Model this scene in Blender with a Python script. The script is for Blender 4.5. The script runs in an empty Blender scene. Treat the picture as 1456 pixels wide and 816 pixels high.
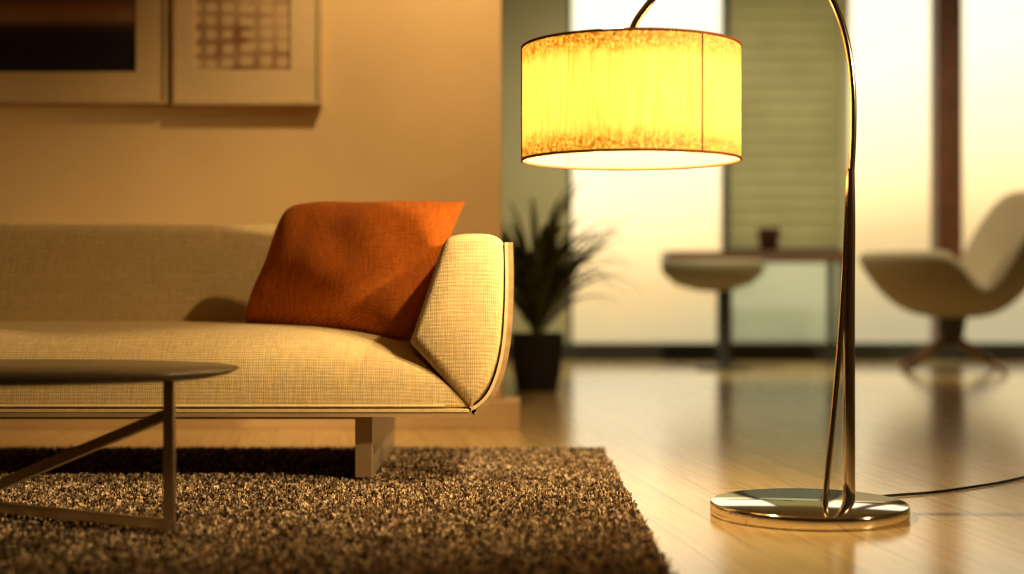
import bpy, bmesh, math, random
import numpy as np
from mathutils import Vector, Matrix
from mathutils import noise as mn
random.seed(7); np.random.seed(7)
F=2022.0; CH=0.52; V0=408.0
def X(u,y): return (u-728.0)/F*y
def Z(v,y): return CH-(v-V0)/F*y
S=bpy.context.scene
COL=S.collection
# ---------------- material helpers ----------------
def newmat(name):
    m=bpy.data.materials.new(name); m.use_nodes=True
    nt=m.node_tree
    return m,nt,nt.nodes.get('Principled BSDF')
def link(nt,a,b): nt.links.new(a,b)
def node(nt,t,**k):
    n=nt.nodes.new(t)
    for a,v in k.items(): setattr(n,a,v)
    return n
def coords(nt,scale=(1,1,1),rot=(0,0,0),kind='Object'):
    tc=node(nt,'ShaderNodeTexCoord'); mp=node(nt,'ShaderNodeMapping')
    mp.inputs['Scale'].default_value=scale; mp.inputs['Rotation'].default_value=rot
    link(nt,tc.outputs[kind],mp.inputs['Vector']); return mp.outputs['Vector']
def ramp(nt,fac,stops):
    r=node(nt,'ShaderNodeValToRGB'); cr=r.color_ramp
    cr.elements[0].position=stops[0][0]; cr.elements[0].color=(*stops[0][1],1)
    cr.elements[1].position=stops[-1][0]; cr.elements[1].color=(*stops[-1][1],1)
    for p,c in stops[1:-1]:
        e=cr.elements.new(p); e.color=(*c,1)
    link(nt,fac,r.inputs[0]); return r.outputs[0]
def noise_(nt,vec,scale,detail=3,dist=0):
    n=node(nt,'ShaderNodeTexNoise'); n.inputs['Scale'].default_value=scale; n.inputs['Detail'].default_value=detail; n.inputs['Distortion'].default_value=dist
    link(nt,vec,n.inputs['Vector']); return n.outputs['Fac']
def mapping(nt,vec,scale):
    mp=node(nt,'ShaderNodeMapping'); mp.inputs['Scale'].default_value=scale; link(nt,vec,mp.inputs['Vector']); return mp.outputs[0]
def math_(nt,op,a,b,c=None):
    n=node(nt,'ShaderNodeMath',operation=op)
    for i,x in enumerate((a,b,c)):
        if x is None: continue
        if isinstance(x,(int,float)): n.inputs[i].default_value=x
        else: link(nt,x,n.inputs[i])
    return n.outputs[0]
def mulc(nt,a,b):
    mx=node(nt,'ShaderNodeMix',data_type='RGBA',blend_type='MULTIPLY'); mx.inputs[0].default_value=1
    for i,x in ((6,a),(7,b)):
        if isinstance(x,tuple): mx.inputs[i].default_value=(*x,1)
        else: link(nt,x,mx.inputs[i])
    return mx.outputs[2]
def bump_(nt,b,h,s,d):
    bp=node(nt,'ShaderNodeBump'); bp.inputs['Strength'].default_value=s; bp.inputs['Distance'].default_value=d
    link(nt,h,bp.inputs['Height']); link(nt,bp.outputs['Normal'],b.inputs['Normal'])
def simple(name,col,rough=0.5,metal=0.0,nscale=8,var=0.12,bump=0.0,bscale=60,spec=0.5,nvec=(1,1,1)):
    m,nt,b=newmat(name); vec=coords(nt,nvec)
    f=noise_(nt,vec,nscale,5)
    link(nt,ramp(nt,f,[(.3,[c*(1-var) for c in col]),(.7,[min(1,c*(1+var)) for c in col])]),b.inputs['Base Color'])
    b.inputs['Roughness'].default_value=rough; b.inputs['Metallic'].default_value=metal
    b.inputs['Specular IOR Level'].default_value=spec
    if bump>0: bump_(nt,b,noise_(nt,vec,bscale,4),bump,.004)
    return m
def fabric(name,c1,c2,pitch=0.006,bump=.6,sheen=.15):
    m,nt,b=newmat(name); vec=coords(nt)
    outs=[]
    for a,st in ((0,(330,24,24)),(1,(24,330,330))):
        w=node(nt,'ShaderNodeTexWave'); w.bands_direction='X' if a==0 else 'DIAGONAL'
        w.inputs['Scale'].default_value=0.314/pitch; w.inputs['Distortion'].default_value=3.0
        w.inputs['Detail'].default_value=2; w.inputs['Detail Scale'].default_value=1.2
        link(nt,mapping(nt,vec,(0.0,1,1)) if a else vec,w.inputs['Vector'])
        n=noise_(nt,mapping(nt,vec,st),1.0,2)
        outs.append(math_(nt,'MULTIPLY_ADD',w.outputs['Fac'],.32,n))
    mul=math_(nt,'MULTIPLY',outs[0],outs[1])
    link(nt,ramp(nt,mul,[(.18,c1),(.78,c2)]),b.inputs['Base Color'])
    bump_(nt,b,mul,bump,.002)
    b.inputs['Roughness'].default_value=.9; b.inputs['Specular IOR Level'].default_value=.2
    b.inputs['Sheen Weight'].default_value=sheen
    return m
def shader_mix(nt,a,b,f):
    ms=node(nt,'ShaderNodeMixShader'); ms.inputs[0].default_value=f; link(nt,a,ms.inputs[1]); link(nt,b,ms.inputs[2])
    link(nt,ms.outputs[0],nt.nodes['Material Output'].inputs[0])
# ---------------- mesh helpers ----------------
def mesh_obj(name,verts,faces,mat=None,parent=None,smooth=False):
    me=bpy.data.meshes.new(name); me.from_pydata([tuple(v) for v in verts],[],faces); me.update()
    bm=bmesh.new(); bm.from_mesh(me); bmesh.ops.recalc_face_normals(bm,faces=bm.faces); bm.to_mesh(me); bm.free()
    o=bpy.data.objects.new(name,me); COL.objects.link(o)
    if mat: me.materials.append(mat)
    if parent: o.parent=parent
    if smooth:
        for p in me.polygons: p.use_smooth=True
    return o
def bevel(o,w,seg=3,ang=30):
    m=o.modifiers.new('bevel','BEVEL'); m.width=w; m.segments=seg; m.limit_method='ANGLE'; m.angle_limit=math.radians(ang)
    m.harden_normals=True
    for p in o.data.polygons: p.use_smooth=True
    return o
def boxes(name,lst,mat,parent=None,bev=0):
    V=[];Fc=[]
    for a,b in lst:
        x0,y0,z0=a; x1,y1,z1=b; k=len(V)
        V+=[(x0,y0,z0),(x1,y0,z0),(x1,y1,z0),(x0,y1,z0),(x0,y0,z1),(x1,y0,z1),(x1,y1,z1),(x0,y1,z1)]
        Fc+=[tuple(i+k for i in f) for f in [(0,3,2,1),(4,5,6,7),(0,1,5,4),(1,2,6,5),(2,3,7,6),(3,0,4,7)]]
    o=mesh_obj(name,V,Fc,mat,parent)
    if bev: bevel(o,bev)
    return o
def box(name,a,b,mat,parent=None,bev=0): return boxes(name,[(a,b)],mat,parent,bev)
def prism(name,pts,a,b,mat,parent=None,bev=0,seg=3,ang=30,axis='y'):
    n=len(pts)
    if axis=='y': V=[(x,a,z) for x,z in pts]+[(x,b,z) for x,z in pts]
    else: V=[(a,y,z) for y,z in pts]+[(b,y,z) for y,z in pts]
    Fc=[tuple(range(n)),tuple(range(2*n-1,n-1,-1))]+[(i,(i+1)%n,n+(i+1)%n,n+i) for i in range(n)]
    o=mesh_obj(name,V,Fc,mat,parent)
    if bev: bevel(o,bev,seg,ang)
    return o
def ribbon(name,pa,pb,y0,y1,mat,parent,bev):
    """thick bent sheet: quads only, between two matching xz paths"""
    n=len(pa); V=[(x,y0,z) for x,z in pa]+[(x,y0,z) for x,z in pb]+[(x,y1,z) for x,z in pa]+[(x,y1,z) for x,z in pb]
    Fc=[]
    for i in range(n-1):
        Fc+=[(i,i+1,n+i+1,n+i),(2*n+i,3*n+i,3*n+i+1,2*n+i+1),(i,2*n+i,2*n+i+1,i+1),(n+i,n+i+1,3*n+i+1,3*n+i)]
    Fc+=[(0,n,3*n,2*n),(n-1,3*n-1,4*n-1,2*n-1)]
    o=mesh_obj(name,V,Fc,mat,parent); bevel(o,bev,2); return o
def lathe(name,prof,cx,cy,mat,parent=None,n=64,closed=False,sx=1,sy=1):
    V=[];Fc=[]
    for r,z in prof:
        for i in range(n):
            a=2*math.pi*i/n; V.append((cx+sx*r*math.cos(a),cy+sy*r*math.sin(a),z))
    m=len(prof)
    for j in range(m-1 if not closed else m):
        j2=(j+1)%m
        for i in range(n): Fc.append((j*n+i,j*n+(i+1)%n,j2*n+(i+1)%n,j2*n+i))
    return mesh_obj(name,V,Fc,mat,parent,True)
def tube(name,pts,r,mat,parent=None,radii=None):
    c=bpy.data.curves.new(name,'CURVE'); c.dimensions='3D'; c.bevel_depth=r; c.bevel_resolution=6; c.use_fill_caps=True; c.resolution_u=16
    s=c.splines.new('NURBS' if len(pts)>2 else 'POLY'); s.points.add(len(pts)-1)
    for i,p in enumerate(pts):
        s.points[i].co=(*p,1)
        if radii: s.points[i].radius=radii[i]
    if len(pts)>2: s.order_u=min(4,len(pts)); s.use_endpoint_u=True
    c.materials.append(mat)
    o=bpy.data.objects.new(name,c); COL.objects.link(o)
    if parent: o.parent=parent
    return o
def bar(name,p,q,w,h,mat,parent=None,bev=.002):
    p=Vector(p);q=Vector(q); d=(q-p).normalized()
    up=Vector((0,0,1)) if abs(d.z)<.9 else Vector((1,0,0))
    s=d.cross(up).normalized(); t=s.cross(d).normalized()
    V=[]
    for c in (p,q):
        for a,b in ((-1,-1),(1,-1),(1,1),(-1,1)): V.append(c+s*a*w/2+t*b*h/2)
    o=mesh_obj(name,V,[(0,1,2,3),(7,6,5,4),(0,4,5,1),(1,5,6,2),(2,6,7,3),(3,7,4,0)],mat,parent)
    if bev: bevel(o,bev,2)
    return o
def empty(name):
    e=bpy.data.objects.new(name,None); COL.objects.link(e); e.empty_display_size=.2; return e
def crom(pts,n=8):
    out=[]; P=[pts[0]]+list(pts)+[pts[-1]]
    for i in range(1,len(P)-2):
        for k in range(n):
            t=k/n; a,b,c,d=[np.array(P[i+j],float) for j in (-1,0,1,2)]
            out.append(tuple(float(q) for q in .5*((2*b)+(-a+c)*t+(2*a-5*b+4*c-d)*t*t+(-a+3*b-3*c+d)*t**3)))
    out.append(tuple(pts[-1])); return out
def sstep(a,b,x):
    t=min(1,max(0,(x-a)/(b-a))); return t*t*(3-2*t)
def spot(name,loc,target,energy,col,size_deg,blend,parent,rad=.06):
    ld=bpy.data.lights.new(name,'SPOT'); ld.energy=energy; ld.color=col; ld.shadow_soft_size=rad; ld.spot_size=math.radians(size_deg); ld.spot_blend=blend
    lo=bpy.data.objects.new(name,ld); COL.objects.link(lo); lo.location=loc; lo.parent=parent
    lo.rotation_euler=(Vector(target)-Vector(loc)).to_track_quat('-Z','Y').to_euler()
# ---------------- materials ----------------
M_wall=simple('warm_plaster',(.66,.48,.255),.85,nscale=3,var=.04,bump=.25,bscale=90)
M_brown=simple('umber_plaster',(.30,.20,.11),.85,nscale=3,var=.04)
M_green=simple('sage_plaster',(.52,.49,.31),.85,nscale=2,var=.06,bump=.1)
M_ceil=simple('ceiling_paint',(.45,.35,.22),.9,nscale=2,var=.03)
M_base=simple('painted_trim',(.70,.51,.30),.5,nscale=4,var=.04)
M_dark=simple('dark_window_frame',(.038,.036,.028),.5,nscale=5,var=.1)
M_rcol=simple('mahogany_post',(.16,.055,.025),.5,nscale=5,var=.2)
M_metal=simple('polished_nickel',(.86,.81,.73),.09,1.0,nscale=3,var=.03)
M_steel=simple('brushed_bronze_steel',(.46,.38,.28),.30,1.0,nscale=10,var=.08)
M_black=simple('black_rubber',(.012,.010,.010),.5)
M_rim=simple('rust_trim',(.22,.05,.01),.7,nscale=40)
# floor
m,nt,b=newmat('oak_planks'); M_floor=m
vec=coords(nt,(1,1,1),(0,0,math.radians(90-8)))
br=node(nt,'ShaderNodeTexBrick'); br.offset=.37; br.inputs['Scale'].default_value=1
br.inputs['Brick Width'].default_value=1.5; br.inputs['Row Height'].default_value=.125; br.inputs['Mortar Size'].default_value=.0014
br.inputs['Color1'].default_value=(.62,.44,.20,1); br.inputs['Color2'].default_value=(.70,.51,.25,1); br.inputs['Mortar'].default_value=(.26,.16,.07,1)
br.inputs['Bias'].default_value=0; link(nt,vec,br.inputs['Vector'])
g=noise_(nt,mapping(nt,vec,(3,60,1)),1,6,.6)
link(nt,mulc(nt,br.outputs['Color'],ramp(nt,g,[(.35,(.80,.76,.70)),(.65,(1,1,1))])),b.inputs['Base Color'])
b.inputs['Roughness'].default_value=.18; b.inputs['Specular IOR Level'].default_value=.75
bump_(nt,b,math_(nt,'SUBTRACT',1,br.outputs['Fac']),.25,.002)

# ---------------- room shell ----------------
XL,XR,YN,YB,HC=-3.6,4.7,-1.6,10.12,2.82
box('floor',(XL-.2,YN-.2,-.1),(XR+.2,YB+.3,0),M_floor)
box('ceiling',(XL-.2,YN-.2,HC),(XR+.2,YB+.3,HC+.1),M_ceil)
box('wall_left',(XL-.15,YN-.15,0),(XL,YB+.2,HC),M_brown)
box('wall_right',(XR,YN-.15,0),(XR+.15,YB+.2,HC),M_green)
box('wall_front',(XL,YN-.15,0),(XR,YN,HC),M_brown)
box('wall_partition',(XL,5.26,0),(-.04,5.46,HC),M_wall)
boxes('baseboard_partition',[((XL,5.225,0),(.03,5.26,.10)),((-.04,5.26,0),(.03,5.46,.10))],M_base,bev=.004)
boxes('wall_back',[((XL,YB,0),(.40,YB+.15,HC)),((.40,YB,2.72),(XR,YB+.15,HC)),((4.4,YB,0),(XR,YB+.15,2.72)),((2.335,YB-.02,.12),(2.40,YB+.12,2.72))],M_green)
box('baseboard_back',(XL,YB-.06,0),(XR,YB+.15,.122),M_dark)
m,nt,b=newmat('window_glass'); M_glass=m
nt.nodes.remove(b); tr=node(nt,'ShaderNodeBsdfTransparent'); gl=node(nt,'ShaderNodeBsdfGlossy'); gl.inputs['Roughness'].default_value=.02
shader_mix(nt,tr.outputs[0],gl.outputs[0],.05)
def translucent(name,c1,c2,f,sc):
    m,nt,b=newmat(name); nt.nodes.remove(b); tl=node(nt,'ShaderNodeBsdfTranslucent'); df=node(nt,'ShaderNodeBsdfDiffuse')
    r=ramp(nt,noise_(nt,coords(nt),sc),[(.3,c1),(.7,c2)]); link(nt,r,tl.inputs[0]); link(nt,r,df.inputs[0])
    shader_mix(nt,tl.outputs[0],df.outputs[0],f); return m
M_frost=translucent('frosted_glass',(.72,.76,.68),(.82,.84,.76),.25,1.5)
M_blind=translucent('blind_fabric',(.64,.62,.42),(.72,.70,.50),.5,3)
def window(name,x0,x1,fr_l=None,fr_r=None):
    e=empty(name)
    box('glass_pane',(x0,YB+.05,.12),(x1,YB+.056,2.72),M_glass,e)
    L=[]
    if fr_l: L.append(((x0-fr_l,YB,.12),(x0,YB+.1,2.72)))
    if fr_r: L.append(((x1,YB,.12),(x1+fr_r,YB+.1,2.72)))
    L.append(((x0,YB,2.68),(x1,YB+.1,2.72)))
    boxes('frame',L,M_dark,e)
window('window_1',.43,1.50,.03,.045)
window('window_2',2.40,3.01)
window('window_3',3.19,4.4)
box('column',(3.01,YB-.05,.12),(3.19,YB+.12,2.72),M_rcol)
e=empty('window_4')
box('frosted_pane',(1.545,YB+.05,.12),(2.335,YB+.06,.78),M_frost,e)
box('rail',(1.545,YB,.76),(2.335,YB+.08,.80),M_dark,e)
V=[];Fc=[]; z=.80
while z<2.70:
    i=len(V); V+=[(1.545,YB+.045,z-.004),(2.335,YB+.045,z-.004),(2.335,YB-.02,z+.098),(1.545,YB-.02,z+.098)]; Fc.append((i,i+1,i+2,i+3)); z+=.097
o=mesh_obj('blind_slats',V,Fc,M_blind,e); sm=o.modifiers.new('s','SOLIDIFY'); sm.thickness=.003
box('blind_headrail',(1.545,YB-.01,2.66),(2.335,YB+.06,2.72),M_green,e)

# ---------------- sofa ----------------
M_linen=fabric('beige_linen',(.48,.35,.17),(.80,.63,.35),.0048,.5)
M_orange=fabric('rust_orange_linen',(.46,.085,.008),(.84,.26,.03),.0042,.5,.05)
M_shellw=simple('walnut_shell',(.38,.25,.13),.35,nscale=4,var=.25,nvec=(1,12,12))
M_pipe=simple('cream_piping',(.70,.54,.31),.7,nscale=60,var=.1)
sofa=empty('sofa'); XC=-1.27; ya=3.62
def sx(u): return X(u,ya)
def sz(v): return Z(v,ya)
prof=crom([(4.32,.2135),(4.0,.2135),(3.72,.2135),(3.63,.2135),(3.604,.2145),(3.598,.225),(3.598,.26),(3.602,.30),(3.618,.342),(3.655,.375),(3.72,.396),(3.84,.408),(4.05,.412),(4.32,.412)],4)
xr=lambda z: sx(584)+(sz(486)-z)*((sx(666)-sx(584))/(sz(486)-sz(577)))
V=[];Fc=[];NT=70;n=len(prof)
for i in range(NT+1):
    tt=.5-.5*math.cos(math.pi*i/NT)
    for y,z in prof:
        x1=min(xr(z),-.111); x0=2*XC-x1
        x=x0+(x1-x0)*tt
        de=max(0.0,min(x1-x,x-x0))
        w=max(0,(z-.25)/.16)
        k=math.exp(-(de/.12)**1.3)
        puff=.008*math.sin(min(1,de/.5)*math.pi/2)
        V.append((x,y+.008*k*(1-w) ,z-.032*k*w+puff*w))
for i in range(NT):
    for j in range(n-1): Fc.append((i*n+j,(i+1)*n+j,(i+1)*n+j+1,i*n+j+1))
    Fc.append((i*n+n-1,(i+1)*n+n-1,(i+1)*n,i*n))
Fc.append(tuple(range(n))); Fc.append(tuple(NT*n+j for j in range(n-1,-1,-1)))
mesh_obj('seat_cushion',V,Fc,M_linen,sofa,True)
tube('seat_piping',[(2*XC+.17,3.602,.219),(2*XC+.3,3.597,.219),(XC,3.597,.219),(-.3,3.597,.219),(-.17,3.602,.219)],.0035,M_pipe,sofa)
armpx=[(583,487),(599,440),(616,388),(628,352),(638,338),(655,333),(680,332),(700,334),(712,341),(718,354),(718.5,400),(716.5,450),(712.5,493),(704,527),(690,559),(667,580)]
def armpad(name,flip):
    pts=crom([(sx(u),sz(v)) for u,v in armpx],3)
    cx=sum(p[0] for p in pts)/len(pts); cz=sum(p[1] for p in pts)/len(pts)
    rings=[(.40,ya-.030),(.84,ya-.027),(.935,ya-.022),(.978,ya-.013),(.994,ya-.004),(1.0,ya+.008),(1,ya+.2),(1,ya+.5),(1,4.36),(.97,4.385),(.90,4.40)]
    V=[];Fc=[];n=len(pts)
    for s,y in rings:
        for x,z in pts:
            xx=cx+(x-cx)*s; zz=cz+(z-cz)*s
            if flip: xx=2*XC-xx
            V.append((xx,y,zz))
    for j in range(len(rings)-1):
        for i in range(n): Fc.append((j*n+i,j*n+(i+1)%n,(j+1)*n+(i+1)%n,(j+1)*n+i))
    Fc.append(tuple(range(n))); Fc.append(tuple(range((len(rings)-1)*n,len(rings)*n)))
    mesh_obj(name,V,Fc,M_linen,sofa,True)
armpad('armrest_1',False); armpad('armrest_2',True)
bp_=crom([(4.13,.36),(4.17,.45),(4.22,.56),(4.255,.65),(4.275,.692),(4.30,.708),(4.335,.708),(4.36,.69),(4.375,.6),(4.37,.4),(4.35,.22)],3)
prism('backrest',bp_,2*XC+.2,-.2,M_linen,sofa,.01,3,50,'x')
half=crom([(-.6,sz(580)),(sx(640),sz(580)),(sx(668),sz(579)),(sx(690),sz(562)),(sx(704),sz(533)),(sx(713),sz(495)),(sx(717),sz(450)),(sx(718.5),sz(400)),(sx(717.5),sz(345))],5)
def offset(path,d):
    out=[]
    for i,p in enumerate(path):
        a=path[max(0,i-1)]; b=path[min(len(path)-1,i+1)]
        dx,dz=b[0]-a[0],b[1]-a[1]; l=math.hypot(dx,dz)
        out.append((p[0]+dz/l*d,p[1]-dx/l*d))
    return out
full=[ (2*XC-x,z) for x,z in reversed(half)]+half
o1=offset(full,.0002); o2=offset(full,.008); o3=offset(full,.021)
ribbon('shell_liner',o1,o2,ya-.024,4.41,M_pipe,sofa,.002)
ribbon('shell_frame',o2,o3,ya-.022,4.43,M_shellw,sofa,.003)
M_leg=simple('satin_bronze_leg',(.62,.48,.32),.38,.75,nscale=3,var=.05)
lx=X(506,3.72)
for i,x in enumerate((lx,2*XC-lx-.045)):
    prism('leg_%d'%(i+1),[(x,.024),(x+.045,.024),(x+.045,sz(592)),(x,sz(592))],3.70,4.42,M_leg,sofa,.002)
box('stretcher',(2*XC-lx,3.98,.15),(lx,4.03,sz(593)),M_leg,sofa)

# pillow
c=[Vector((X(341,4.0),4.0,Z(462,4.0))),Vector((X(585,3.78),3.78,Z(487,3.78))),Vector((X(662,4.02),4.02,Z(286,4.02))),Vector((X(406,4.12),4.12,Z(289,4.12)))]
nrm=((c[2]-c[0]).cross(c[3]-c[1])).normalized()
if nrm.y>0: nrm=-nrm
pc=(c[0]+c[1]+c[2]+c[3])/4
N=60; V=[];Fc=[]
for side in (1,-1):
    for i in range(N+1):
        for j in range(N+1):
            u=i/N; v=j/N; a=2*u-1; b_=2*v-1
            pu=.5+a*.5*(1-.030*(1-b_*b_)); pv=.5+b_*.5*(1-.030*(1-a*a))
            p=(c[0]*(1-pu)*(1-pv)+c[1]*pu*(1-pv)+c[2]*pu*pv+c[3]*(1-pu)*pv)
            kc=(.085*(1-u)*v+.05*(1-u)*(1-v)+.03*u*(1-v))*(abs(a*b_))**6
            p=p+(pc-p)*kc
            t=max(0.0,(1-abs(a)**2.6)*(1-abs(b_)**2.6))**.55
            w=mn.noise(Vector((u*3.2+u*v,v*2.4,side*3)))*.030*t
            cr=.010*math.sin(15*(u+v*.6))*max(0,abs(a)-.4)*t*2
            V.append(p+nrm*side*(t*(.095 if side==1 else .056)+w+cr))
for s in (0,1):
    o_=s*(N+1)**2
    for i in range(N):
        for j in range(N):
            q=(o_+i*(N+1)+j,o_+(i+1)*(N+1)+j,o_+(i+1)*(N+1)+j+1,o_+i*(N+1)+j+1)
            Fc.append(q if s==0 else q[::-1])
me=bpy.data.meshes.new('throw_pillow'); me.from_pydata([tuple(v) for v in V],[],Fc)
bm=bmesh.new(); bm.from_mesh(me); bmesh.ops.remove_doubles(bm,verts=bm.verts,dist=.0004); bmesh.ops.recalc_face_normals(bm,faces=bm.faces); bm.to_mesh(me); bm.free()
for p in me.polygons: p.use_smooth=True
me.materials.append(M_orange)
o=bpy.data.objects.new('throw_pillow',me); COL.objects.link(o)

# ---------------- rug ----------------
m,nt,b=newmat('shag_yarn'); M_rug=m
link(nt,ramp(nt,noise_(nt,mapping(nt,coords(nt),(1,.6,1)),70,3),[(.38,(.075,.050,.034)),(.5,(.25,.18,.12)),(.62,(.72,.55,.37))]),b.inputs['Base Color'])
b.inputs['Roughness'].default_value=.95; b.inputs['Specular IOR Level'].default_value=.1
RX0,RX1,RY0,RY1=-2.6,.283,1.5,4.45
rug=empty('shag_rug')
box('backing',(RX0,RY0,0.0),(RX1,RY1,.010),M_rug,rug)
NB=280000
px=np.random.uniform(RX0,RX1,NB); py=np.random.uniform(RY0,RY1,NB)
ang=np.random.uniform(0,2*np.pi,NB); tilt=np.random.uniform(.0,.014,NB); ta=np.random.uniform(0,2*np.pi,NB)
hgt=np.random.uniform(.009,.020,NB); wd=np.random.uniform(.0022,.0044,NB)
base=np.stack([px,py,np.full(NB,.004)],1)
side=np.stack([np.cos(ang),np.sin(ang),np.zeros(NB)],1)*wd[:,None]
top=base+np.stack([np.cos(ta)*tilt,np.sin(ta)*tilt,hgt],1)
v=np.empty((NB*4,3)); v[0::4]=base-side; v[1::4]=base+side; v[2::4]=top+side*.6; v[3::4]=top-side*.6
me=bpy.data.meshes.new('pile'); me.vertices.add(NB*4); me.vertices.foreach_set('co',v.ravel())
me.loops.add(NB*4); me.loops.foreach_set('vertex_index',np.arange(NB*4)); me.polygons.add(NB)
me.polygons.foreach_set('loop_start',np.arange(0,NB*4,4)); me.polygons.foreach_set('loop_total',np.full(NB,4)); me.update(); me.validate()
me.materials.append(M_rug); o=bpy.data.objects.new('pile',me); COL.objects.link(o); o.parent=rug

# ---------------- coffee table ----------------
ct=empty('coffee_table')
M_top=simple('smoked_tabletop',(.10,.08,.055),.22,0.3,nscale=6,var=.1)
tz=.355; ty=2.93; rx=.50; ry=.32; tcx=X(341,2.95)-rx
lathe('tabletop',[(.001,tz),(.985,tz),(.998,tz-.002),(1.0,tz-.005),(.96,tz-.014),(.88,tz-.022),(.001,tz-.022)],tcx,ty,M_top,ct,96,sx=rx,sy=ry)
A=(X(241,2.90),2.90); B=(-1.235,3.19); C=(-1.36,2.72)
for i,(x,y) in enumerate((A,B,C)): bar('leg_%d'%(i+1),(x,y,.024),(x,y,tz-.018),.022,.022,M_steel,ct)
bar('foot_rail_1',(A[0]+.008,A[1]-.004,.035),(B[0],B[1],.035),.022,.022,M_steel,ct)
bar('foot_rail_2',(B[0],B[1],.035),(C[0],C[1],.035),.022,.022,M_steel,ct)
bar('brace_1',(A[0],A[1],.262),(B[0],B[1],.040),.022,.022,M_steel,ct)
bar('brace_2',(C[0],C[1],.262),(B[0],B[1],.040),.022,.022,M_steel,ct)

# ---------------- arc floor lamp ----------------
lamp=empty('arc_floor_lamp')
by=3.245; bx=X(1150,by); R=.2235
lathe('base',[(.001,0),(R-.004,0),(R-.001,.002),(R,.006),(R,.024),(R-.001,.028),(R-.004,.030),(.001,.0305)],bx,by,M_metal,lamp,128)
bevel(lamp.children[0],.0005,1,80)
LY=3.27
def L(u,v,y=LY): return (X(u,y),y,Z(v,y))
zt=.028
tube('pole',[(X(1207,LY),LY,zt),L(1207,600),L(1207,480),L(1208,360),L(1209,300),L(1209,242)],.0142,M_metal,lamp,[1,1,.95,.9,.85,.7])
tube('arc_arm',[L(1209,262),L(1212,220),L(1214,160),L(1211,95),L(1200,40),L(1184,0),L(1158,-48),L(1112,-92),L(1052,-105),L(995,-80),L(955,-38),L(925,3),L(900,32),L(893,60),L(895,85)],.0080,M_metal,lamp)
tube('support_rod',[(X(1173,LY-.02),LY-.02,zt),L(1180,640,LY-.015),L(1188,560,LY-.01),L(1196,470,LY-.005),L(1201,380),L(1205,300),L(1207,240)],.0070,M_metal,lamp)
SXc=X(897,3.3); SY=3.3; SR=.253; z0=.814; z1=1.073
m,nt,b=newmat('linen_lampshade'); M_shade=m
nt.nodes.remove(b)
tc=node(nt,'ShaderNodeTexCoord'); sep=node(nt,'ShaderNodeSeparateXYZ'); link(nt,tc.outputs['Object'],sep.inputs[0]); OC=tc.outputs['Object']
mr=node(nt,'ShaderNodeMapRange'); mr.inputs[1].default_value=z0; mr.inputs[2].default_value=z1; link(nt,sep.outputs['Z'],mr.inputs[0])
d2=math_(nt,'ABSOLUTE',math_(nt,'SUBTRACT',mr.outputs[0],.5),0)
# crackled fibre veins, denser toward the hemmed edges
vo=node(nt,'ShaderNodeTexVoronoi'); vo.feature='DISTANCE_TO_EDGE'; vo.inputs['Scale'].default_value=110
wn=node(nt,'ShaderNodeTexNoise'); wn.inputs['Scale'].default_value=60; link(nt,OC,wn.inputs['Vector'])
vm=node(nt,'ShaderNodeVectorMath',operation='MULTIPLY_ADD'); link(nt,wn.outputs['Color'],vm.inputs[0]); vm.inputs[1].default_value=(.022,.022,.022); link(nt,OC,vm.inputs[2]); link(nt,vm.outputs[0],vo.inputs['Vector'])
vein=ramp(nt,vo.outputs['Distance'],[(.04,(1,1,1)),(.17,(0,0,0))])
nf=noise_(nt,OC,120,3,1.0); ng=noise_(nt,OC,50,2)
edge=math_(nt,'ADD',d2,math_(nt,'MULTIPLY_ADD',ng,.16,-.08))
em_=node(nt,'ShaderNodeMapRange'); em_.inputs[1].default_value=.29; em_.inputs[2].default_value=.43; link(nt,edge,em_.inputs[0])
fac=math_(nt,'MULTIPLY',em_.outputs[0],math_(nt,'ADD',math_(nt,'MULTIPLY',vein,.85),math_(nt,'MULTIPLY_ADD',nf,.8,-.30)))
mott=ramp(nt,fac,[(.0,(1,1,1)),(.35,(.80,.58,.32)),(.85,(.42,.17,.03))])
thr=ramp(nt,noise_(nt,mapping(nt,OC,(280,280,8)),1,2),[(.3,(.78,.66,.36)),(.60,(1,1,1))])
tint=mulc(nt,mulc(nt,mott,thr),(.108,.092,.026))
tl=node(nt,'ShaderNodeBsdfTranslucent'); link(nt,tint,tl.inputs[0])
df=node(nt,'ShaderNodeBsdfDiffuse'); df.inputs[0].default_value=(.42,.32,.16,1)
asx=node(nt,'ShaderNodeAddShader'); link(nt,tl.outputs[0],asx.inputs[0]); link(nt,df.outputs[0],asx.inputs[1]); link(nt,asx.outputs[0],nt.nodes['Material Output'].inputs[0])
lathe('shade',[(SR,z0),(SR,z0+.06),(SR,z0+.13),(SR,z0+.2),(SR,z1)],SXc,SY,M_shade,lamp,128)
for nm,zz in (('shade_rim_bottom',z0),('shade_rim_top',z1)):
    lathe(nm,[(SR+.002,zz-.003),(SR+.002,zz+.003),(SR-.002,zz+.003),(SR-.002,zz-.003)],SXc,SY,M_rim,lamp,128,closed=True)
for k,an in enumerate((math.asin(84/155.),math.asin(84/155.)+math.pi,-math.radians(86))):
    x=SXc+(SR+.001)*math.sin(an); y=SY-(SR+.001)*math.cos(an)
    tube('shade_seam_%d'%(k+1),[(x,y,z0),(x,y,z1)],.0016,M_rim,lamp)
zc=.945
lathe('socket',[(.001,1.05),(.018,1.05),(.02,1.0),(.02,.985),(.001,.985)],SXc,SY,M_metal,lamp,24)
for k in range(3):
    a=2*math.pi*k/3+.3
    tube('shade_spider_%d'%(k+1),[(SXc,SY,1.045),(SXc+SR*math.cos(a),SY+SR*math.sin(a),1.062)],.002,M_metal,lamp)
tube('stem',[(SXc,SY,1.04),L(896,72)],.006,M_metal,lamp)
m,nt,b=newmat('bulb_glass'); nt.nodes.remove(b)
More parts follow.
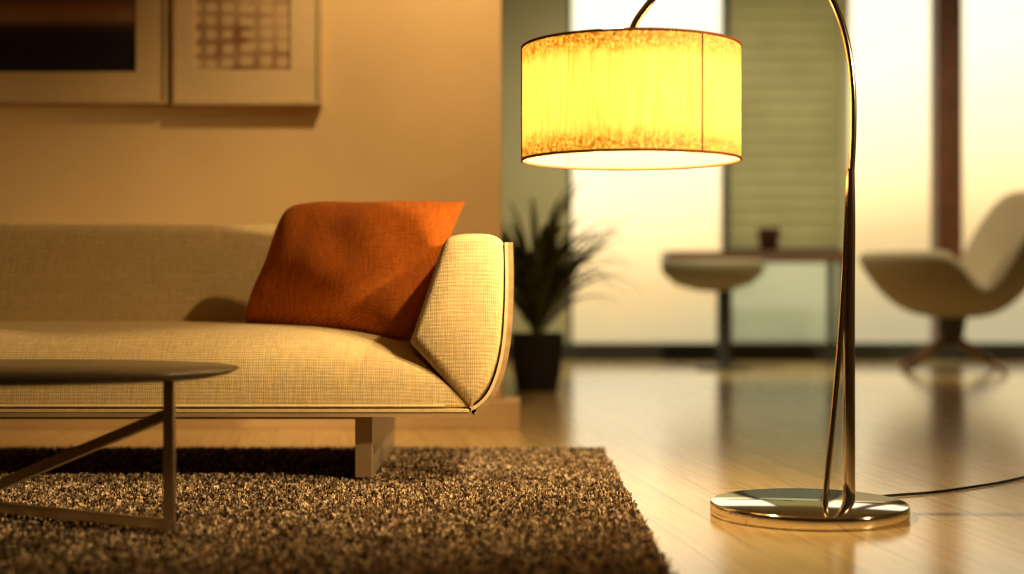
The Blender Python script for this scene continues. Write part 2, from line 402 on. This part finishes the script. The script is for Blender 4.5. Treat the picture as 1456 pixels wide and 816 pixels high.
tr=node(nt,'ShaderNodeBsdfTransparent'); em=node(nt,'ShaderNodeEmission'); em.inputs[0].default_value=(1,.8,.5,1); em.inputs[1].default_value=4
shader_mix(nt,tr.outputs[0],em.outputs[0],.15)
lathe('bulb',[(.001,zc-.05),(.025,zc-.044),(.042,zc-.02),(.045,zc),(.038,zc+.02),(.02,zc+.038),(.018,zc+.045)],SXc,SY,m,lamp,32)
ld=bpy.data.lights.new('bulb_light','POINT'); ld.energy=50; ld.color=(1,.72,.34); ld.shadow_soft_size=.03
lo=bpy.data.objects.new('bulb_light',ld); COL.objects.link(lo); lo.location=(SXc,SY,zc); lo.parent=lamp
def G(u,v): y=CH*F/(v-V0); return (X(u,y),y,.004)
tube('power_cable',[(bx+.12,by+.17,.006),G(1262,706),G(1300,705),G(1345,700),G(1385,694),G(1425,688),G(1470,677),G(1530,660),G(1640,640)],.0035,M_black,lamp)

# ---------------- pictures ----------------
M_mat=simple('cream_mat_board',(.63,.48,.27),.8,nscale=3,var=.04)
M_frame=simple('pale_oak_frame',(.50,.37,.21),.5,nscale=6,var=.12,nvec=(8,1,1))
yw=5.26
def pic(name,x0,x1,z0,z1,ix0,ix1,iz0,iz1,art,fmat,depth=.04,fw=.012):
    e=empty(name)
    boxes('frame',[((x0,yw-depth,z0),(x1,yw,z0+fw)),((x0,yw-depth,z1-fw),(x1,yw,z1)),((x0,yw-depth,z0+fw),(x0+fw,yw,z1-fw)),((x1-fw,yw-depth,z0+fw),(x1,yw,z1-fw))],fmat,e,.002)
    yy=yw-depth+.008
    boxes('mat_board',[((x0+fw,yy,z0+fw),(x1-fw,yw,iz0)),((x0+fw,yy,iz1),(x1-fw,yw,z1-fw)),((x0+fw,yy,iz0),(ix0,yw,iz1)),((ix1,yy,iz0),(x1-fw,yw,iz1))],M_mat,e,.002)
    box('print',(ix0,yy+.008,iz0),(ix1,yw,iz1),art,e)
fx=lambda u:X(u,5.23)
fz=lambda v:Z(v,5.23)
m,nt,b=newmat('landscape_print'); tc=node(nt,'ShaderNodeTexCoord'); sp=node(nt,'ShaderNodeSeparateXYZ'); link(nt,tc.outputs['Object'],sp.inputs[0])
mr=node(nt,'ShaderNodeMapRange'); mr.inputs[1].default_value=fz(102); mr.inputs[2].default_value=fz(-160); link(nt,sp.outputs['Z'],mr.inputs[0])
link(nt,ramp(nt,mr.outputs[0],[(0,(.006,.005,.005)),(.20,(.008,.006,.005)),(.245,(.05,.022,.012)),(.30,(.36,.19,.09)),(.36,(.24,.11,.05)),(.42,(.09,.04,.022)),(1,(.10,.05,.03))]),b.inputs['Base Color']); b.inputs['Roughness'].default_value=.6
art1=m
m,nt,b=newmat('woven_abstract_print'); vec=coords(nt)
def wv(dirn,sc,dist,vs):
    w=node(nt,'ShaderNodeTexWave'); w.bands_direction=dirn; w.inputs['Scale'].default_value=sc; w.inputs['Distortion'].default_value=dist; w.inputs['Detail'].default_value=3; link(nt,mapping(nt,vec,vs),w.inputs['Vector']); return w.outputs['Fac']
q=math_(nt,'MULTIPLY',wv('Z',6.2,3.0,(.4,1,1)),wv('X',5.0,3.5,(1,1,.4)))
q2=math_(nt,'MULTIPLY_ADD',noise_(nt,vec,7,3),1.5,math_(nt,'ADD',q,-.25))
link(nt,ramp(nt,q2,[(.35,(.20,.085,.035)),(.95,(.54,.39,.22))]),b.inputs['Base Color']); b.inputs['Roughness'].default_value=.8
art2=m
pic('framed_picture',fx(238)-1.15,fx(238),fz(148),fz(148)+.9,fx(238)-1.03,fx(193),fz(102),fz(102)+.68,art1,M_frame)
pic('framed_picture.001',fx(246),fx(457),fz(150),fz(150)+.9,fx(278),fx(413),fz(100),fz(100)+.62,art2,M_frame,.045,.016)

# ---------------- potted plant ----------------
pp=empty('potted_plant')
M_pot=simple('black_planter',(.010,.008,.007),.5)
M_soil=simple('soil',(.03,.02,.012),1,bump=.6)
m_leaf=simple('plant_leaf',(.10,.11,.03),.45,nscale=12,var=.5)
pyy=7.15; pcx=X(763,pyy); zt_=Z(475,7.0)
def rsq(w,z,n=6,rr=.02):
    out=[]
    for cxs,cys,a0 in ((1,1,0),(-1,1,90),(-1,-1,180),(1,-1,270)):
        for k in range(n):
            a=math.radians(a0+90*k/(n-1)); out.append((pcx+cxs*(w-rr)+rr*math.cos(a),pyy+cys*(w-rr)+rr*math.sin(a),z))
    return out
rings=[(.100,0),(.118,.10),(.134,zt_),(.122,zt_),(.120,zt_-.03)]
V=[];Fc=[]
for w,z in rings: V+=rsq(w,z)
n=24
for j in range(len(rings)-1):
    for i in range(n): Fc.append((j*n+i,j*n+(i+1)%n,(j+1)*n+(i+1)%n,(j+1)*n+i))
Fc.append(tuple(range(n)))
mesh_obj('planter',V,Fc,M_pot,pp)
mesh_obj('soil',rsq(.122,zt_-.02),[tuple(range(24))],M_soil,pp)
V=[];Fc=[]
for k in range(125):
    az=random.uniform(0,2*math.pi); ln=random.uniform(.42,.88); el=math.radians(random.uniform(46,88)); droop=random.uniform(.6,2.5)
    w0=random.uniform(.012,.019); r0=random.uniform(0,.045)
    p=Vector((pcx+r0*math.cos(az),pyy+r0*math.sin(az),zt_-.02+random.uniform(0,.14)))
    seg=11; e_=el; sd=Vector((-math.sin(az),math.cos(az),0)); k0=len(V)
    for s in range(seg+1):
        t=s/seg; w=w0*(.5+1.6*t if t<.35 else 1.06*(1-((t-.35)/.65)**2)+.01)
        n_=Vector((-math.cos(az)*math.sin(e_),-math.sin(az)*math.sin(e_),math.cos(e_)))
        V+= [p-sd*w+n_*w*.35,p.copy(),p+sd*w+n_*w*.35]
        p=p+Vector((math.cos(az)*math.cos(e_),math.sin(az)*math.cos(e_),math.sin(e_)))*ln/seg; e_-=droop/seg*(.3+1.4*t)
    for s in range(seg):
        a=k0+3*s; Fc+=[(a,a+1,a+4,a+3),(a+1,a+2,a+5,a+4)]
mesh_obj('leaves',V,Fc,m_leaf,pp,True)

# ---------------- desk, cup, stool ----------------
M_desk=simple('walnut_desk',(.14,.075,.04),.45,nscale=4,var=.25,nvec=(1,8,8))
dk=empty('console_desk'); dy=9.5
dx0,dx1=X(945,dy),X(1197,dy); dzt=Z(358,dy)
box('desktop',(dx0,dy-.2,dzt-.07),(dx1,dy+.25,dzt),M_desk,dk,.005)
for i,(x,y) in enumerate(((X(1030,dy),dy-.17),(X(1030,dy),dy+.2),(dx1-.03,dy-.17),(dx1-.03,dy+.2))):
    box('leg_%d'%(i+1),(x-.02,y-.02,0),(x+.02,y+.02,dzt-.065),M_dark,dk)
lathe('ceramic_cup',[(.001,dzt),(.060,dzt),(.078,dzt+.155),(.080,dzt+.157),(.072,dzt+.155),(.055,dzt+.01),(.001,dzt+.01)],X(1093,dy),dy,simple('oxblood_glaze',(.07,.02,.012),.35),None,32)
M_white=simple('cream_upholstery',(.38,.30,.20),.75,nscale=5,var=.05,bump=.1)
M_stool=simple('taupe_shell',(.30,.255,.175),.6,nscale=5,var=.06)
st=empty('bowl_seat_stool'); sy_=8.9; sx_=X(1013,sy_)
zz=lambda v:Z(v,sy_)
lathe('seat_bowl',[(.001,zz(388)),(.22,zz(384)),(.29,zz(372)),(.315,zz(370)),(.325,zz(376)),(.31,zz(389)),(.23,zz(405)),(.10,zz(413)),(.001,zz(415))],sx_,sy_,M_stool,st,48)
lathe('pedestal',[(.001,zz(411)),(.03,zz(412)),(.018,zz(430)),(.018,.04),(.06,.02),(.17,.012),(.17,0),(.001,0)],X(1029,sy_),sy_,M_dark,st,32)

# ---------------- lounge chair ----------------
ch=empty('swivel_lounge_chair'); cyy=8.65; cxx=X(1360,cyy)
NA=96;NR=18; V=[];Fc=[]
for i in range(NR+1):
    t=i/NR
    for j in range(NA):
        th=2*math.pi*j/NA; c_=math.cos(th); s_=math.sin(th)
        bk=sstep(.10,.80,c_); am=sstep(-.05,.42,-c_)
        rad=.44+.17*bk+.12*am
        h=.53+.60*bk+.20*am
        z=.375+(h-.375)*t**3.2
        r_=rad*t
        V.append((cxx+r_*c_,cyy+r_*s_*.92,z))
for i in range(NR):
    for j in range(NA): Fc.append((i*NA+j,i*NA+(j+1)%NA,(i+1)*NA+(j+1)%NA,(i+1)*NA+j))
o=mesh_obj('shell_seat',V,Fc,M_white,ch,True)
sm=o.modifiers.new('s','SOLIDIFY'); sm.thickness=.085; sm.offset=0
sb=o.modifiers.new('ss','SUBSURF'); sb.levels=1; sb.render_levels=1
M_cwood=simple('chair_oak',(.26,.14,.07),.5,nscale=5,var=.2)
lathe('column',[(.001,.36),(.10,.355),(.085,.32),(.07,.22),(.05,.17),(.001,.17)],cxx-.03,cyy,M_dark,ch,24)
for k in range(4):
    a=math.radians(45+90*k-12)
    p=Vector((cxx-.03+.03*math.cos(a),cyy+.03*math.sin(a),.20)); q=Vector((cxx-.03+.40*math.cos(a),cyy+.40*math.sin(a),.018))
    tube('foot_%d'%(k+1),[p,p.lerp(q,.4)+Vector((0,0,.02)),q],.024,M_cwood,ch,[1.3,1.1,.75])

# ---------------- added ceiling spots ----------------
def added_spot(name,x,y,lamps):
    e=empty(name)
    lathe('trim_ring',[(.07,HC),(.085,HC-.012),(.085,HC-.02),(.06,HC-.02),(.055,HC-.005)],x,y,M_metal,e,32)  # made-up fixture around each added spot
    for i,(t,en,col,sz_,bl) in enumerate(lamps): spot('lamp_%d'%(i+1),(x,y,HC-.03),t,en,col,sz_,bl,e)
WARM=(1,.68,.29)
added_spot('added_ceiling_spot',1.42,3.5,[((-.85,3.95,.35),220,WARM,60,.8)])  # unseen key spot added to light the sofa and throw the pillow shadow
added_spot('added_ceiling_spot.001',-.1,4.35,[((-.42,5.26,1.2),185,(1,.66,.29),72,1.0)])  # unseen spot added to wash the partition wall brighter
NEU=(1,.86,.50)
for k,(x,y,en) in enumerate(((.9,7.6,240),(2.6,7.4,180))):  # unseen spots added to brighten the far end of the room
    added_spot('added_ceiling_spot.%03d'%(k+2),x,y,[((x,y+2.3,.6),en,NEU,110,1.0)])
# low key light added at right, out of view, on a made-up tripod
sl=empty('added_tripod_spot'); P0=Vector((3.5,1.6,1.75)); T0=Vector((-.5,3.75,.42)); dd=(T0-P0).normalized()
for k in range(3):
    a=2*math.pi*k/3+.4
    tube('tripod_leg_%d'%(k+1),[(P0.x,P0.y,.9),(P0.x+.4*math.cos(a),P0.y+.4*math.sin(a),.012)],.012,M_black,sl)
tube('mast',[(P0.x-dd.x*.12,P0.y-dd.y*.12,.8),(P0.x-dd.x*.12,P0.y-dd.y*.12,1.72)],.012,M_black,sl)
hd=lathe('lamp_head',[(.001,-.26),(.06,-.25),(.10,-.18),(.12,-.04),(.13,-.03),(.115,-.03),(.09,-.17),(.001,-.2)],0,0,M_black,sl,32)
hd.rotation_euler=dd.to_track_quat('Z','Y').to_euler(); hd.location=P0
spot('lamp',P0,T0,860,(1,.67,.28),34,1.0,sl,.08)

# ---------------- world ----------------
w=bpy.data.worlds.new('sunset_sky'); S.world=w; w.use_nodes=True; nt=w.node_tree
bg=nt.nodes['Background']; tc=node(nt,'ShaderNodeTexCoord'); sp=node(nt,'ShaderNodeSeparateXYZ'); link(nt,tc.outputs['Generated'],sp.inputs[0])
ma=math_(nt,'MULTIPLY_ADD',noise_(nt,tc.outputs['Generated'],6,2),.05,sp.outputs['Z'])
ma=math_(nt,'MULTIPLY_ADD',sp.outputs['X'],-.16,ma)   # glow is lower and deeper toward the setting sun at +X
mr=node(nt,'ShaderNodeMapRange'); mr.inputs[1].default_value=-.2+.01; mr.inputs[2].default_value=.4+.01; link(nt,ma,mr.inputs[0])
link(nt,ramp(nt,mr.outputs[0],[(0,(.28,.25,.17)),(.24,(.36,.30,.17)),(.29,(.48,.37,.18)),(.335,(.62,.43,.19)),(.375,(.84,.60,.27)),(.42,(1,.77,.40)),(.52,(1,.88,.57)),(.7,(1,.91,.64)),(1,(.85,.78,.55))]),bg.inputs[0]); bg.inputs[1].default_value=1.75
for k,(x0,x1) in enumerate(((.43,1.50),(1.55,4.4))):
    a=bpy.data.lights.new('portal','AREA'); a.shape='RECTANGLE'; a.size=x1-x0; a.size_y=2.6; a.cycles.is_portal=True
    o=bpy.data.objects.new('window_portal',a); COL.objects.link(o); o.location=((x0+x1)/2,YB+.2,1.42); o.rotation_euler=(math.radians(-90),0,0)

# ---------------- camera ----------------
cd=bpy.data.cameras.new('camera'); cd.lens=50; cd.sensor_width=36
cam=bpy.data.objects.new('camera',cd); COL.objects.link(cam); cam.location=(0,0,CH); cam.rotation_euler=(math.radians(90),0,0)
cd.dof.use_dof=True; cd.dof.focus_distance=3.45; cd.dof.aperture_fstop=1.1
cd.clip_start=.05
S.camera=cam
S.view_settings.view_transform='Standard'; S.view_settings.look='None'; S.view_settings.exposure=0; S.view_settings.gamma=1
